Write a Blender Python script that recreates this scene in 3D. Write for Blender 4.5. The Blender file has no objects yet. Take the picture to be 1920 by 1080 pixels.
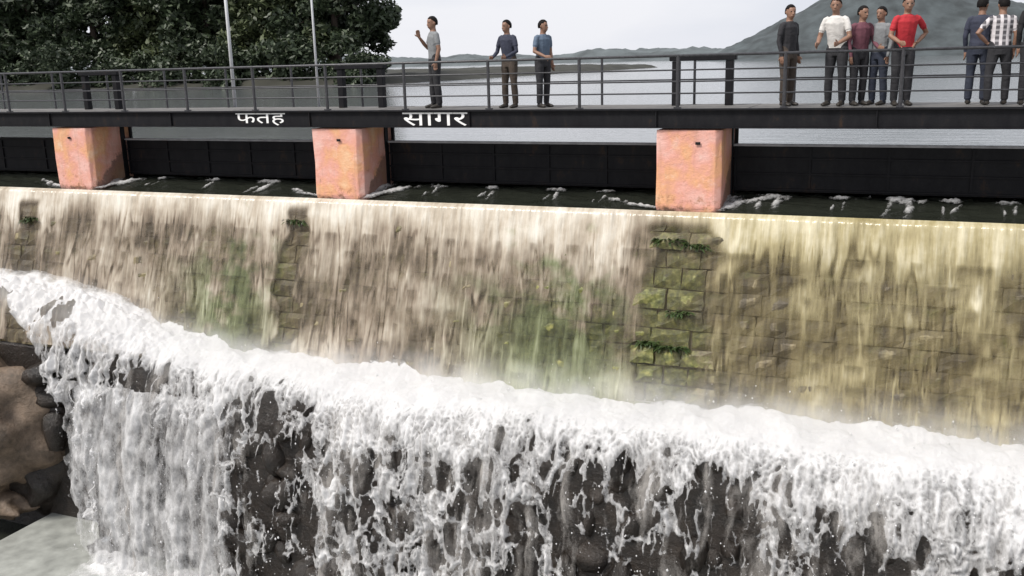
import bpy, bmesh, math, random
import numpy as np
from mathutils import Vector, Matrix, Quaternion
from math import radians, sin, cos, pi

# ------------------------------------------------------------------ camera, world, sun, exposure
S = bpy.context.scene
COL = S.collection
random.seed(7); RNG = np.random.default_rng(7)

CAM_D, EYE = 17.0, 9.0
PITCH, ROLL, YAW = radians(13.4), radians(1.5), radians(23.2)
cd = bpy.data.cameras.new('camera'); cam = bpy.data.objects.new('camera', cd); COL.objects.link(cam)
cd.sensor_width = 36.0; cd.lens = 36.0 * 1780 / 1920; cd.clip_start = 0.1; cd.clip_end = 9000
fw = Vector((-sin(YAW)*cos(PITCH), cos(YAW)*cos(PITCH), -sin(PITCH)))
rt = Vector((cos(YAW), sin(YAW), 0)); up = rt.cross(fw)
r2 = rt*cos(ROLL) - up*sin(ROLL); u2 = up*cos(ROLL) + rt*sin(ROLL)
cam.matrix_world = Matrix(((r2.x, u2.x, -fw.x, 0), (r2.y, u2.y, -fw.y, -CAM_D), (r2.z, u2.z, -fw.z, EYE), (0, 0, 0, 1)))
S.camera = cam

SUN_EL, SUN_AZ = radians(52), radians(215)      # compass-like: direction the light comes from (x=sin, y=cos)
W = bpy.data.worlds.new('World'); S.world = W; W.use_nodes = True
nt = W.node_tree; nt.nodes.clear()
out = nt.nodes.new('ShaderNodeOutputWorld'); bg = nt.nodes.new('ShaderNodeBackground')
sky = nt.nodes.new('ShaderNodeTexSky'); sky.sky_type = 'NISHITA'; sky.sun_disc = False
sky.sun_elevation = SUN_EL; sky.sun_rotation = SUN_AZ; sky.dust_density = 4; sky.air_density = 1.0
tc = nt.nodes.new('ShaderNodeTexCoord'); mp = nt.nodes.new('ShaderNodeMapping'); mp.inputs['Scale'].default_value = (1.2, 1.2, 5)
nz = nt.nodes.new('ShaderNodeTexNoise'); nz.inputs['Scale'].default_value = 2.2; nz.inputs['Detail'].default_value = 6
cr = nt.nodes.new('ShaderNodeValToRGB')
cr.color_ramp.elements[0].position = .3; cr.color_ramp.elements[0].color = (5.5, 5.75, 6.4, 1)
cr.color_ramp.elements[1].position = .62; cr.color_ramp.elements[1].color = (6.8, 6.85, 7.2, 1)
mx = nt.nodes.new('ShaderNodeMix'); mx.data_type = 'RGBA'; mx.inputs[0].default_value = .9
L = nt.links.new
L(tc.outputs['Generated'], mp.inputs['Vector']); L(mp.outputs[0], nz.inputs['Vector']); L(nz.outputs[0], cr.inputs[0])
L(sky.outputs[0], mx.inputs[6]); L(cr.outputs[0], mx.inputs[7]); L(mx.outputs[2], bg.inputs[0])
bg.inputs[1].default_value = 0.1; L(bg.outputs[0], out.inputs[0])

sl = bpy.data.lights.new('sun', 'SUN'); sun = bpy.data.objects.new('sun', sl); COL.objects.link(sun)
sl.energy = 3.0; sl.angle = radians(14); sl.color = (1.0, .95, .88)
sd = Vector((sin(SUN_AZ)*cos(SUN_EL), cos(SUN_AZ)*cos(SUN_EL), sin(SUN_EL)))
sun.rotation_euler = (-sd).to_track_quat('-Z', 'Y').to_euler(); sun.location = (-10, -20, 30)
vs = S.view_settings; vs.view_transform = 'Standard'; vs.look = 'None'; vs.gamma = 1; vs.exposure = 0.5; vs.use_curve_mapping = False
S.cycles.transparent_max_bounces = 16
S.cycles.max_bounces = 8
S.cycles.volume_bounces = 5

# ------------------------------------------------------------------ helpers
def tag(o, label=None, cat=None, group=None, kind=None):
    if label: o['label'] = label
    if cat: o['category'] = cat
    if group: o['group'] = group
    if kind: o['kind'] = kind
    return o

def empty(name, loc=(0, 0, 0), rz=0, **k):
    o = bpy.data.objects.new(name, None); COL.objects.link(o); o.location = loc; o.rotation_euler = (0, 0, rz)
    o.empty_display_size = .2
    return tag(o, **k)

def link(name, me, parent=None, mat=None, **k):
    o = bpy.data.objects.new(name, me); COL.objects.link(o)
    if parent: o.parent = parent
    if mat and not me.materials: me.materials.append(mat)
    return tag(o, **k)

def from_np(name, V, Fc, smooth=True, attrs=None):
    """V (n,3); Fc (m,k) with k = 3 or 4"""
    me = bpy.data.meshes.new(name)
    V = np.asarray(V, np.float32); Fc = np.asarray(Fc, np.int32); m, k = Fc.shape
    me.vertices.add(len(V)); me.vertices.foreach_set('co', V.ravel())
    me.loops.add(m*k); me.loops.foreach_set('vertex_index', Fc.ravel())
    me.polygons.add(m); me.polygons.foreach_set('loop_start', np.arange(m, dtype=np.int32)*k)
    try: me.polygons.foreach_set('loop_total', np.full(m, k, np.int32))
    except Exception: pass
    if smooth: me.polygons.foreach_set('use_smooth', np.ones(m, bool))
    if attrs:
        for n, a in attrs.items():
            at = me.attributes.new(n, 'FLOAT', 'POINT'); at.data.foreach_set('value', np.asarray(a, np.float32).ravel())
    me.update(calc_edges=True); me.validate()
    return me

class MB:
    def __init__(s): s.bm = bmesh.new()
    def box(s, c, d, rot=None):
        M = Matrix.Translation(c) @ (rot.to_4x4() if rot else Matrix()) @ Matrix.Diagonal((*d, 1))
        bmesh.ops.create_cube(s.bm, size=1, matrix=M); return s
    def rng(s, x0, x1, y0, y1, z0, z1): return s.box(((x0+x1)/2, (y0+y1)/2, (z0+z1)/2), (x1-x0, y1-y0, z1-z0))
    def tube(s, pts, rad, n=8):
        pts = [Vector(p) for p in pts]; rads = rad if isinstance(rad, (list, tuple)) else [rad]*len(pts); rings = []
        for i, p in enumerate(pts):
            d = (pts[min(i+1, len(pts)-1)] - pts[max(i-1, 0)]).normalized()
            a = d.orthogonal().normalized(); b = d.cross(a)
            if rings and i: # keep ring twist stable
                a0 = s._a - d*s._a.dot(d)
                if a0.length > 1e-4: a = a0.normalized(); b = d.cross(a)
            s._a = a
            rings.append([s.bm.verts.new(p + (a*cos(2*pi*k/n) + b*sin(2*pi*k/n))*rads[i]) for k in range(n)])
        for A, B in zip(rings, rings[1:]):
            for k in range(n): s.bm.faces.new((A[k], A[(k+1) % n], B[(k+1) % n], B[k]))
        s.bm.faces.new(rings[0][::-1]); s.bm.faces.new(rings[-1]); return s
    def bevel(s, w, seg=1):
        bmesh.ops.bevel(s.bm, geom=s.bm.edges[:], offset=w, segments=seg, affect='EDGES', profile=.6); return s
    def mesh(s, name, mat=None, smooth=False):
        bmesh.ops.recalc_face_normals(s.bm, faces=s.bm.faces[:])
        me = bpy.data.meshes.new(name); s.bm.to_mesh(me); s.bm.free()
        if smooth: me.polygons.foreach_set('use_smooth', np.ones(len(me.polygons), bool))
        if mat: me.materials.append(mat)
        return me
    def build(s, name, mat, parent=None, smooth=False, **k): return link(name, s.mesh(name, mat, smooth), parent, **k)

# numpy noise
def _hash(ix, iy, seed):
    h = (ix.astype(np.int64)*374761393 + iy.astype(np.int64)*668265263 + seed*974634777) & 0xFFFFFFFF
    h = ((h ^ (h >> 13))*1274126177) & 0xFFFFFFFF
    h = ((h ^ (h >> 16))*2246822519) & 0xFFFFFFFF
    return (h ^ (h >> 15)) & 0xFFFFFFFF
def hash01(ix, iy, seed): return _hash(ix, iy, seed)/4294967295.0
def perlin(x, y, seed=0):
    ix = np.floor(x); iy = np.floor(y); fx = x-ix; fy = y-iy
    u = fx**3*(fx*(fx*6-15)+10); v = fy**3*(fy*(fy*6-15)+10)
    def g(dx, dy):
        a = hash01(ix+dx, iy+dy, seed)*2*pi
        return np.cos(a)*(fx-dx) + np.sin(a)*(fy-dy)
    n0 = g(0, 0)*(1-u) + g(1, 0)*u; n1 = g(0, 1)*(1-u) + g(1, 1)*u
    return (n0*(1-v) + n1*v)*1.5
def fbm(x, y, o=4, seed=0, gain=.5):
    t = 0; a = 1
    for i in range(o): t = t + a*perlin(x*2**i, y*2**i, seed+i*17); a *= gain
    return t
def worley(x, y, seed=0):
    ix = np.floor(x); iy = np.floor(y); f1 = np.full(x.shape, 9.); f2 = np.full(x.shape, 9.); cid = np.zeros(x.shape)
    for dx in (-1, 0, 1):
        for dy in (-1, 0, 1):
            cx, cy = ix+dx, iy+dy
            px = cx + .15 + .7*hash01(cx, cy, seed); py = cy + .15 + .7*hash01(cx, cy, seed+5)
            d = np.hypot(px-x, py-y); h = hash01(cx, cy, seed+9)
            n = d < f1; f2 = np.where(n, f1, np.minimum(f2, d)); cid = np.where(n, h, cid); f1 = np.where(n, d, f1)
    return f1, f2, cid
def sst(a, b, x):
    t = np.clip((x-a)/(b-a), 0, 1); return t*t*(3-2*t)
def gss(x, c, w): return np.exp(-((x-c)/w)**2)

def cut_grid(name, P, f, attrs=None):
    """P (nx,ny,3) grid of points, f (nx,ny) field: keep f>0, outline moved onto the zero line."""
    nx, ny = f.shape
    inside = f > 0
    keep = inside[:-1, :-1] | inside[1:, :-1] | inside[:-1, 1:] | inside[1:, 1:]
    gx, gy = np.gradient(f); g2 = gx*gx + gy*gy + 1e-9
    sx = np.where(inside, 0, np.clip(-f*gx/g2, -1, 1)); sy = np.where(inside, 0, np.clip(-f*gy/g2, -1, 1))
    dPx = np.gradient(P, axis=0); dPy = np.gradient(P, axis=1)
    P = P + dPx*sx[..., None] + dPy*sy[..., None]
    idx = np.arange(nx*ny).reshape(nx, ny)
    Q = np.stack([idx[:-1, :-1], idx[1:, :-1], idx[1:, 1:], idx[:-1, 1:]], -1)[keep]
    used = np.unique(Q); remap = np.zeros(nx*ny, np.int32); remap[used] = np.arange(len(used))
    at = {k: a.reshape(-1)[used] for k, a in (attrs or {}).items()}
    return from_np(name, P.reshape(-1, 3)[used], remap[Q], True, at)

# ------------------------------------------------------------------ materials
def newmat(name):
    m = bpy.data.materials.new(name); m.use_nodes = True; t = m.node_tree
    return m, t, t.nodes['Principled BSDF'], t.nodes['Material Output']
def node(t, ty, **k):
    n = t.nodes.new(ty)
    for a, v in k.items(): setattr(n, a, v)
    return n
def ramp(t, fac, stops):
    r = t.nodes.new('ShaderNodeValToRGB'); el = r.color_ramp.elements
    while len(el) < len(stops): el.new(.5)
    for e, (p, c) in zip(el, stops): e.position = p; e.color = (*c, 1) if len(c) == 3 else c
    t.links.new(fac, r.inputs[0]); return r.outputs[0]
def noise(t, scale, detail=5, vec=None, rough=.55, dist=0):
    n = t.nodes.new('ShaderNodeTexNoise'); n.inputs['Scale'].default_value = scale; n.inputs['Detail'].default_value = detail
    n.inputs['Roughness'].default_value = rough; n.inputs['Distortion'].default_value = dist
    if vec is not None: t.links.new(vec, n.inputs['Vector'])
    return n.outputs[0]
def mixc(t, fac, a, b, mode='MIX'):
    m = t.nodes.new('ShaderNodeMix'); m.data_type = 'RGBA'; m.blend_type = mode
    for s, v in ((0, fac), (6, a), (7, b)):
        if isinstance(v, (int, float)): m.inputs[s].default_value = v
        elif isinstance(v, tuple): m.inputs[s].default_value = (*v, 1)
        else: t.links.new(v, m.inputs[s])
    return m.outputs[2]
def mth(t, op, a, b=0.0, c=None, clamp=False):
    m = t.nodes.new('ShaderNodeMath'); m.operation = op; m.use_clamp = clamp
    for i, v in enumerate((a, b) if c is None else (a, b, c)):
        if isinstance(v, (int, float)): m.inputs[i].default_value = v
        else: t.links.new(v, m.inputs[i])
    return m.outputs[0]
def bump(t, bsdf, h, strength=.3, dist=.02):
    b = t.nodes.new('ShaderNodeBump'); b.inputs['Strength'].default_value = strength; b.inputs['Distance'].default_value = dist
    t.links.new(h, b.inputs['Height']); t.links.new(b.outputs[0], bsdf.inputs['Normal'])
def pos(t): return t.nodes.new('ShaderNodeNewGeometry').outputs['Position']
def mapped(t, vec, sc, loc=(0, 0, 0)):
    m = t.nodes.new('ShaderNodeMapping'); m.inputs['Scale'].default_value = sc; m.inputs['Location'].default_value = loc
    t.links.new(vec, m.inputs['Vector']); return m.outputs[0]

def simple(name, c, rough=.6, var=.25, scale=6, metal=0, bs=.2, spec=.5):
    m, t, b, o = newmat(name); p = pos(t)
    n = noise(t, scale, 6, p)
    lo = tuple(x*(1-var) for x in c); hi = tuple(min(1, x*(1+var)) for x in c)
    t.links.new(ramp(t, n, [(.3, lo), (.7, hi)]), b.inputs['Base Color'])
    b.inputs['Roughness'].default_value = rough; b.inputs['Metallic'].default_value = metal
    b.inputs['Specular IOR Level'].default_value = spec
    if bs: bump(t, b, noise(t, scale*6, 4, p), bs, .01)
    return m

def gaussX(t, x, c, w):
    d = mth(t, 'DIVIDE', mth(t, 'SUBTRACT', x, c), w)
    return mth(t, 'POWER', 2.718, mth(t, 'MULTIPLY', mth(t, 'MULTIPLY', d, d), -1))

def stone_mat():
    m, t, b, o = newmat('weathered stone'); p = pos(t)
    oi = t.nodes.new('ShaderNodeObjectInfo').outputs['Random']
    base = ramp(t, oi, [(0, (.10, .075, .04)), (.25, (.25, .20, .115)), (.5, (.17, .145, .075)), (.75, (.29, .235, .13)), (1, (.15, .105, .07))])
    n = noise(t, 3.5, 8, p, .65)
    base = mixc(t, .6, base, ramp(t, n, [(.3, (.06, .045, .022)), (.52, (.20, .165, .085)), (.75, (.36, .31, .17))]))
    # run-off staining, streaked down the face
    st = noise(t, 1.0, 6, mapped(t, p, (5.5, 1.2, .55)), .6)
    base = mixc(t, mth(t, 'MULTIPLY', ramp(t, st, [(.42, (0, 0, 0)), (.60, (1, 1, 1))]), .85), base, (.045, .035, .022))
    sx = t.nodes.new('ShaderNodeSeparateXYZ'); t.links.new(p, sx.inputs[0]); x, z = sx.outputs[0], sx.outputs[2]
    # moss and algae grow in beds
    g = mth(t, 'ADD', mth(t, 'ADD', gaussX(t, x, -6.0, 1.6), gaussX(t, x, -13.7, 1.2)), mth(t, 'MULTIPLY', gaussX(t, x, -3.85, .55), .8))
    g = mth(t, 'MULTIPLY', g, mth(t, 'SUBTRACT', 1.25, mth(t, 'MULTIPLY', mth(t, 'ABSOLUTE', mth(t, 'SUBTRACT', z, 4.0)), .45)))
    g = mth(t, 'ADD', g, .12)
    mn = noise(t, 2.4, 7, p, .7)
    mk = mth(t, 'MULTIPLY', ramp(t, mth(t, 'ADD', mn, mth(t, 'MULTIPLY', g, .32)), [(.56, (0, 0, 0)), (.78, (1, 1, 1))]), .9)
    moss = ramp(t, noise(t, 9, 5, p), [(.3, (.035, .042, .012)), (.52, (.13, .14, .035)), (.75, (.34, .32, .10))])
    base = mixc(t, mk, base, moss)
    t.links.new(base, b.inputs['Base Color']); b.inputs['Roughness'].default_value = .42
    bump(t, b, noise(t, 22, 6, p, .7), .6, .03)
    return m

def rock_mat(name, c1, c2, rough=.35):
    m, t, b, o = newmat(name); p = pos(t)
    n = noise(t, 2.5, 9, p, .7)
    t.links.new(ramp(t, n, [(.32, c1), (.7, c2)]), b.inputs['Base Color'])
    b.inputs['Roughness'].default_value = rough; bump(t, b, noise(t, 11, 8, p, .7), .8, .06); return m

def foam_mat(name, alpha=1.0, col=(.87, .87, .88)):
    m, t, b, o = newmat(name); p = pos(t)
    n = noise(t, 9, 8, p, .75)
    t.links.new(ramp(t, n, [(.25, tuple(c*.86 for c in col)), (.6, col)]), b.inputs['Base Color'])
    b.inputs['Roughness'].default_value = .7; b.inputs['Specular IOR Level'].default_value = .15
    bump(t, b, noise(t, 14, 7, mapped(t, p, (1, 1, .6)), .7), .22, .04)
    tr = t.nodes.new('ShaderNodeBsdfTranslucent'); tr.inputs[0].default_value = (*col, 1)
    mx = t.nodes.new('ShaderNodeMixShader'); mx.inputs[0].default_value = .4
    t.links.new(b.outputs[0], mx.inputs[1]); t.links.new(tr.outputs[0], mx.inputs[2])
    at = node(t, 'ShaderNodeAttribute', attribute_name='cover')
    tp = t.nodes.new('ShaderNodeBsdfTransparent'); m2 = t.nodes.new('ShaderNodeMixShader')
    fine = noise(t, 26, 5, mapped(t, p, (1, 1, .5)), .75)
    fac = mth(t, 'ADD', at.outputs['Fac'], mth(t, 'MULTIPLY', mth(t, 'SUBTRACT', fine, .5), 1.0), clamp=True)
    t.links.new(mth(t, 'MULTIPLY', fac, alpha), m2.inputs[0]); t.links.new(tp.outputs[0], m2.inputs[1]); t.links.new(mx.outputs[0], m2.inputs[2])
    t.links.new(m2.outputs[0], o.inputs[0]); return m

def film_mat():
    m, t, b, o = newmat('thin falling water'); p = pos(t)
    sx = t.nodes.new('ShaderNodeSeparateXYZ'); t.links.new(p, sx.inputs[0])
    n = noise(t, 1.0, 8, mapped(t, p, (11, 2, .7)), .7, 0); n2 = noise(t, 1.1, 5, p, .6)
    at0 = node(t, 'ShaderNodeAttribute', attribute_name='tone')
    v = mth(t, 'ADD', mth(t, 'ADD', mth(t, 'MULTIPLY', n, .52), mth(t, 'MULTIPLY', n2, .72)), mth(t, 'MULTIPLY', at0.outputs['Fac'], .75))
    warm = ramp(t, v, [(.30, (.08, .06, .04)), (.50, (.24, .19, .14)), (.70, (.43, .375, .30)), (.95, (.68, .65, .58))])
    khaki = ramp(t, v, [(.30, (.06, .045, .018)), (.50, (.18, .145, .068)), (.70, (.35, .30, .165)), (.95, (.62, .57, .42))])
    rx = ramp(t, mth(t, 'MULTIPLY_ADD', sx.outputs[0], .1, .9), [(.42, (0, 0, 0)), (.62, (1, 1, 1))])
    gm = mth(t, 'ADD', gaussX(t, sx.outputs[0], -6.0, 2.0), gaussX(t, sx.outputs[0], -13.7, 1.4))
    gm = mth(t, 'MULTIPLY', mth(t, 'MULTIPLY', gm, 1.1), ramp(t, mth(t, 'ADD', noise(t, 1.6, 5, p), mth(t, 'MULTIPLY', mth(t, 'SUBTRACT', 4.6, sx.outputs[2]), .16)), [(.40, (0, 0, 0)), (.58, (1, 1, 1))]), )
    green = ramp(t, v, [(.34, (.035, .038, .016)), (.58, (.14, .155, .075)), (.95, (.40, .42, .28))])
    t.links.new(mixc(t, gm, mixc(t, rx, warm, khaki), green), b.inputs['Base Color'])
    b.inputs['Roughness'].default_value = .22
    bump(t, b, noise(t, 1.0, 5, mapped(t, p, (26, 8, 2.2)), .6), .35, .02)
    tp = t.nodes.new('ShaderNodeBsdfTransparent'); m2 = t.nodes.new('ShaderNodeMixShader')
    at = node(t, 'ShaderNodeAttribute', attribute_name='cover')
    fine = noise(t, 1.0, 6, mapped(t, p, (34, 6, 1.6)), .65)
    fac = mth(t, 'ADD', at.outputs['Fac'], mth(t, 'MULTIPLY', mth(t, 'SUBTRACT', fine, .5), .45), clamp=True)
    t.links.new(fac, m2.inputs[0]); t.links.new(tp.outputs[0], m2.inputs[1]); t.links.new(b.outputs[0], m2.inputs[2])
    t.links.new(m2.outputs[0], o.inputs[0]); return m

def water_mat(name, c, rough, sc, st, dist=.05):
    m, t, b, o = newmat(name); p = pos(t)
    b.inputs['Base Color'].default_value = (*c, 1); b.inputs['Roughness'].default_value = rough; b.inputs['IOR'].default_value = 1.33
    bump(t, b, noise(t, 1.0, 5, mapped(t, p, sc), .6), st, dist); return m

def pier_mat():
    m, t, b, o = newmat('pink lime-washed masonry'); p = pos(t)
    n = noise(t, 1.5, 7, p, .55); n2 = noise(t, 3.6, 7, p, .7)
    c = ramp(t, n, [(.34, (.72, .43, .38)), (.48, (.68, .33, .26)), (.58, (.69, .35, .19)), (.70, (.72, .47, .29))])
    c = mixc(t, ramp(t, n2, [(.54, (0, 0, 0)), (.74, (.6, .6, .6))]), c, (.76, .57, .48))
    sx = t.nodes.new('ShaderNodeSeparateXYZ'); t.links.new(p, sx.inputs[0])
    low = mth(t, 'SUBTRACT', 1.0, mth(t, 'MULTIPLY', mth(t, 'SUBTRACT', sx.outputs[2], 6.2), 1.6))
    sp = noise(t, 5.5, 8, p, .75)
    k = ramp(t, mth(t, 'ADD', sp, mth(t, 'MULTIPLY', low, .12)), [(.60, (0, 0, 0)), (.70, (1, 1, 1))])
    c = mixc(t, mth(t, 'MULTIPLY', k, .75), c, (.30, .13, .06))
    dr = noise(t, 1.0, 6, mapped(t, p, (7, 7, .7)), .6)
    c = mixc(t, mth(t, 'MULTIPLY', ramp(t, dr, [(.54, (0, 0, 0)), (.70, (1, 1, 1))]), .45), c, (.40, .21, .14))
    # splash-blackened foot of the flank
    wet = mth(t, 'ADD', mth(t, 'SUBTRACT', mth(t, 'MULTIPLY', sx.outputs[1], .95), mth(t, 'SUBTRACT', sx.outputs[2], 6.3)), mth(t, 'MULTIPLY', mth(t, 'SUBTRACT', sp, .5), .8))
    c = mixc(t, mth(t, 'MULTIPLY', ramp(t, wet, [(.0, (0, 0, 0)), (.12, (1, 1, 1))]), .7), c, (.10, .07, .055))
    t.links.new(c, b.inputs['Base Color']); b.inputs['Roughness'].default_value = .75
    bump(t, b, noise(t, 9, 9, p, .75), .8, .04); return m

M = dict(
    stone=stone_mat(), rock=rock_mat('wet dark rock', (.005, .004, .0035), (.034, .025, .019), .28),
    brown=rock_mat('brown boulder', (.055, .04, .028), (.24, .175, .125), .5), mortar=simple('old mortar', (.13, .11, .07), .8),
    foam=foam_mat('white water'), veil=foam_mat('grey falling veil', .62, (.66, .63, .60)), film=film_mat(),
    crest=water_mat('dark sluice water', (.016, .018, .014), .10, (1.6, 9, 5), .55, .05),
    lake=water_mat('lake water', (.13, .14, .145), .10, (.5, 2.2, 1), .25, .12),
    pool=water_mat('dark pool', (.02, .022, .016), .15, (2, 2, 2), .3, .05),
    pier=pier_mat(), black=simple('black painted steel', (.004, .004, .006), .6, .3, 4, spec=.15), rail=simple('dark galvanised rail', (.05, .05, .055), .4, .3, 20, .3),
    white=simple('white sign paint', (.8, .8, .8), .6, .08, 10, bs=0), concrete=simple('wet concrete', (.30, .31, .29), .3, .3, 2.2),
    deck=simple('bridge deck', (.12, .115, .11), .8), pole=simple('pale grey pole', (.55, .56, .58), .5, .1), beam_sheen=simple('painted beam sheen', (.3, .3, .32), .6),
    hillm=simple('scrub hill', (.046, .056, .060), .9, .5, .12, bs=0), shore=simple('far shore scrub', (.085, .10, .105), .9, .4, .05, bs=0),
    groundm=simple('dry ground', (.16, .13, .09), .9, .3, .8), bank=simple('bank earth', (.025, .025, .018), .9, .4, .4),
    bark=simple('bark', (.06, .045, .035), .9, .4, 9), fern=simple('fern leaf', (.03, .055, .012), .5, .4, 20, bs=0))
def leaf_mat(name, a, b_):
    m, t, b, o = newmat(name)
    oi = t.nodes.new('ShaderNodeNewGeometry').outputs['Random Per Island']
    t.links.new(ramp(t, oi, [(0, a), (1, b_)]), b.inputs['Base Color']); b.inputs['Roughness'].default_value = .55
    return m
M['leaf'] = leaf_mat('dark foliage', (.018, .03, .014), (.045, .065, .03))
M['leaf2'] = leaf_mat('olive foliage', (.03, .045, .018), (.085, .105, .045))

def steel_mat():
    m, t, b, o = newmat('black painted steel'); p = pos(t)
    n = noise(t, 3.0, 8, mapped(t, p, (1.6, 1, .7)), .7)
    c = ramp(t, n, [(.35, (.004, .004, .006)), (.58, (.009, .009, .011)), (.70, (.030, .018, .012)), (.80, (.055, .028, .014))])
    t.links.new(c, b.inputs['Base Color']); b.inputs['Roughness'].default_value = .6; b.inputs['Specular IOR Level'].default_value = .2
    bump(t, b, noise(t, 30, 5, p), .25, .01); return m
M['black'] = steel_mat()

# ------------------------------------------------------------------ geometry of the place
ZL, BETA = 6.23, .35                 # spillway lip, batter of its face
XW0, XW1 = -24.0, 4.0
NRM = Vector((0, -1, BETA)).normalized(); DWN = Vector((0, -BETA, -1)).normalized()
FLOOR = -1.78

# ground, lake, hills
m = MB(); s = 6000
for (x0, x1, y0, y1, z) in ((-s, s, -s, s, -3.2),):
    v = [m.bm.verts.new(c) for c in ((x0, y0, z), (x1, y0, z), (x1, y1, z), (x0, y1, z))]; m.bm.faces.new(v)
m.build('ground', M['groundm'], kind='structure')
MB().rng(-19.5, 45, -60, -1.2, FLOOR-.6, FLOOR).build('concrete_apron', M['concrete'], kind='structure')
MB().rng(-75, -19.52, -60, -.8, -3.1, -2.3).build('pool_water', M['pool'], kind='structure')
m = MB(); v = [m.bm.verts.new(c) for c in ((-4000, 1.5, 7.0), (4000, 1.5, 7.0), (4000, 5000, 7.0), (-4000, 5000, 7.0))]; m.bm.faces.new(v)
m.build('lake', M['lake'], kind='structure')

def hill(name, x0, x1, y0, y1, hfun, mat, n=120, nyy=40):
    xs = np.linspace(x0, x1, n); ys = np.linspace(y0, y1, nyy); X, Y = np.meshgrid(xs, ys, indexing='ij')
    Z = hfun(X, Y); P = np.stack([X, Y, Z], -1); idx = np.arange(n*nyy).reshape(n, nyy)
    Q = np.stack([idx[:-1, :-1], idx[1:, :-1], idx[1:, 1:], idx[:-1, 1:]], -1).reshape(-1, 4)
    return link(name, from_np(name, P.reshape(-1, 3), Q), None, mat, kind='structure')
# scrub hill across the lake on the right
def hz(X, Y):
    r = np.interp(X, [-112, -96, -58, -40, -25, -5, 12, 20, 60, 150, 330], [0, 1.5, 20, 29, 34, 35, 28.5, 25, 17, 8, 2])
    b = sst(385, 455, Y)*(1-sst(540, 640, Y))
    return 6.0 + r*b + (1.3*fbm(X/14, Y/14, 4, 3) + .7*fbm(X/3, Y/3, 3, 8))*sst(.5, 6, r*b)
hill('hill', -130, 330, 380, 650, hz, M['hillm'], 230, 90)
def hs(X, Y):
    b = sst(690, 730, Y)*(1-sst(800, 980, Y)); return 6.0 + b*(7 + 5*fbm(X/90, Y/90, 4, 5) + 2.2*np.abs(fbm(X/9, Y/9, 3, 6)))
hill('far_shore', -1100, 700, 680, 1000, hs, M['shore'], 500, 40)
def hb(X, Y):   # wooded bank on the left
    b = sst(64, 70, Y - (X+70)*.10)*(1-sst(-56, -47, X)); return 5.6 + b*(2.1 + .5*fbm(X/9, Y/9, 3, 2))
hill('bank', -170, -20, 50, 190, hb, M['bank'], 110, 90)

# ------------------------------------------------------------------ spillway wall: core, coping and stones
wall = empty('spillway_wall', (-10, 0, FLOOR), label='stepped stone spillway wall with the water pouring down its sloping face', cat='wall')
WI = Matrix.Translation((10, 0, -FLOOR))
def under(o, parent):       # keep world placement under an empty that is only translated
    o.location = Vector(o.location) - parent.location; o.parent = parent; return o
def prism(x0, x1, prof):
    m = MB(); a = [m.bm.verts.new((x0, y, z)) for y, z in prof]; b = [m.bm.verts.new((x1, y, z)) for y, z in prof]; n = len(prof)
    for i in range(n): m.bm.faces.new((a[i], a[(i+1) % n], b[(i+1) % n], b[i]))
    m.bm.faces.new(a[::-1]); m.bm.faces.new(b); return m
zf = 2.8
o = prism(-60, 40, [(4, zf), (4, 6.1), (.0, 6.1), (-.005-(6.1-zf)*BETA+.02, zf)]).build('wall_core', M['mortar']); under(o, wall)
o = prism(-60, 40, [(4, -3.1), (4, zf-.004), (-1.12, zf-.004), (-1.25, zf-.25), (-1.35, -3)]).build('wall_foot', M['rock']); under(o, wall)

def stone_mesh(i):
    r = random.Random(100+i); m = MB()
    n = 4; g = []
    for a in range(n):
        for b in range(n):
            u, v = a/(n-1)-.5, b/(n-1)-.5
            e = (a in (0, n-1)) or (b in (0, n-1)); j = .035
            g.append(m.bm.verts.new((u*(.98 if e else .9)+r.uniform(-j, j), v*(.98 if e else .9)+r.uniform(-j, j), (0 if e else .055)+r.uniform(-.02, .025))))
    for a in range(n-1):
        for b in range(n-1): m.bm.faces.new((g[a*n+b], g[(a+1)*n+b], g[(a+1)*n+b+1], g[a*n+b+1]))
    ring = [g[a*n] for a in range(n)] + [g[(n-1)*n+b] for b in range(1, n)] + [g[a*n+n-1] for a in range(n-2, -1, -1)] + [g[b] for b in range(n-2, 0, -1)]
    back = [m.bm.verts.new((v.co.x, v.co.y, -.16)) for v in ring]; k = len(ring)
    for i2 in range(k): m.bm.faces.new((ring[i2], ring[(i2+1) % k], back[(i2+1) % k], back[i2]))
    return m.mesh('stone', M['stone'])
SM = [stone_mesh(i) for i in range(10)]
# face frame: columns = X, up the slope, outward normal
RF = Matrix((Vector((1, 0, 0)), -DWN, NRM)).transposed()
stones = []
slope_len = (ZL-2.75)*math.sqrt(1+BETA**2); course = .345; c = 0; v = .0
while v < slope_len:
    h = course*random.uniform(.86, 1.14)
    x = XW0 + random.uniform(0, .5)
    while x < XW1:
        w = random.uniform(.38, .82)
        pr = random.gauss(0, .016)
        # the dry strips below the piers: some courses stand proud as ledges
        if -4.55 < x+w/2 < -3.1: pr += .05*(c % 3 == 1) + random.uniform(-.01, .04)
        ctr = Vector((x+w/2, .0, ZL-.03)) + DWN*(v+h/2) + NRM*pr
        stones.append((ctr, w, h)); x += w+.012
    v += h+.012; c += 1
cp = Vector((0, -CAM_D, EYE))
def vis(s): return -21.9 < s[0].x < 2.3
stones.sort(key=lambda s: (not vis(s), -s[1]*s[2]/((s[0]-cp).length_squared)))
rest_v, rest_f = [], []
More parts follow.
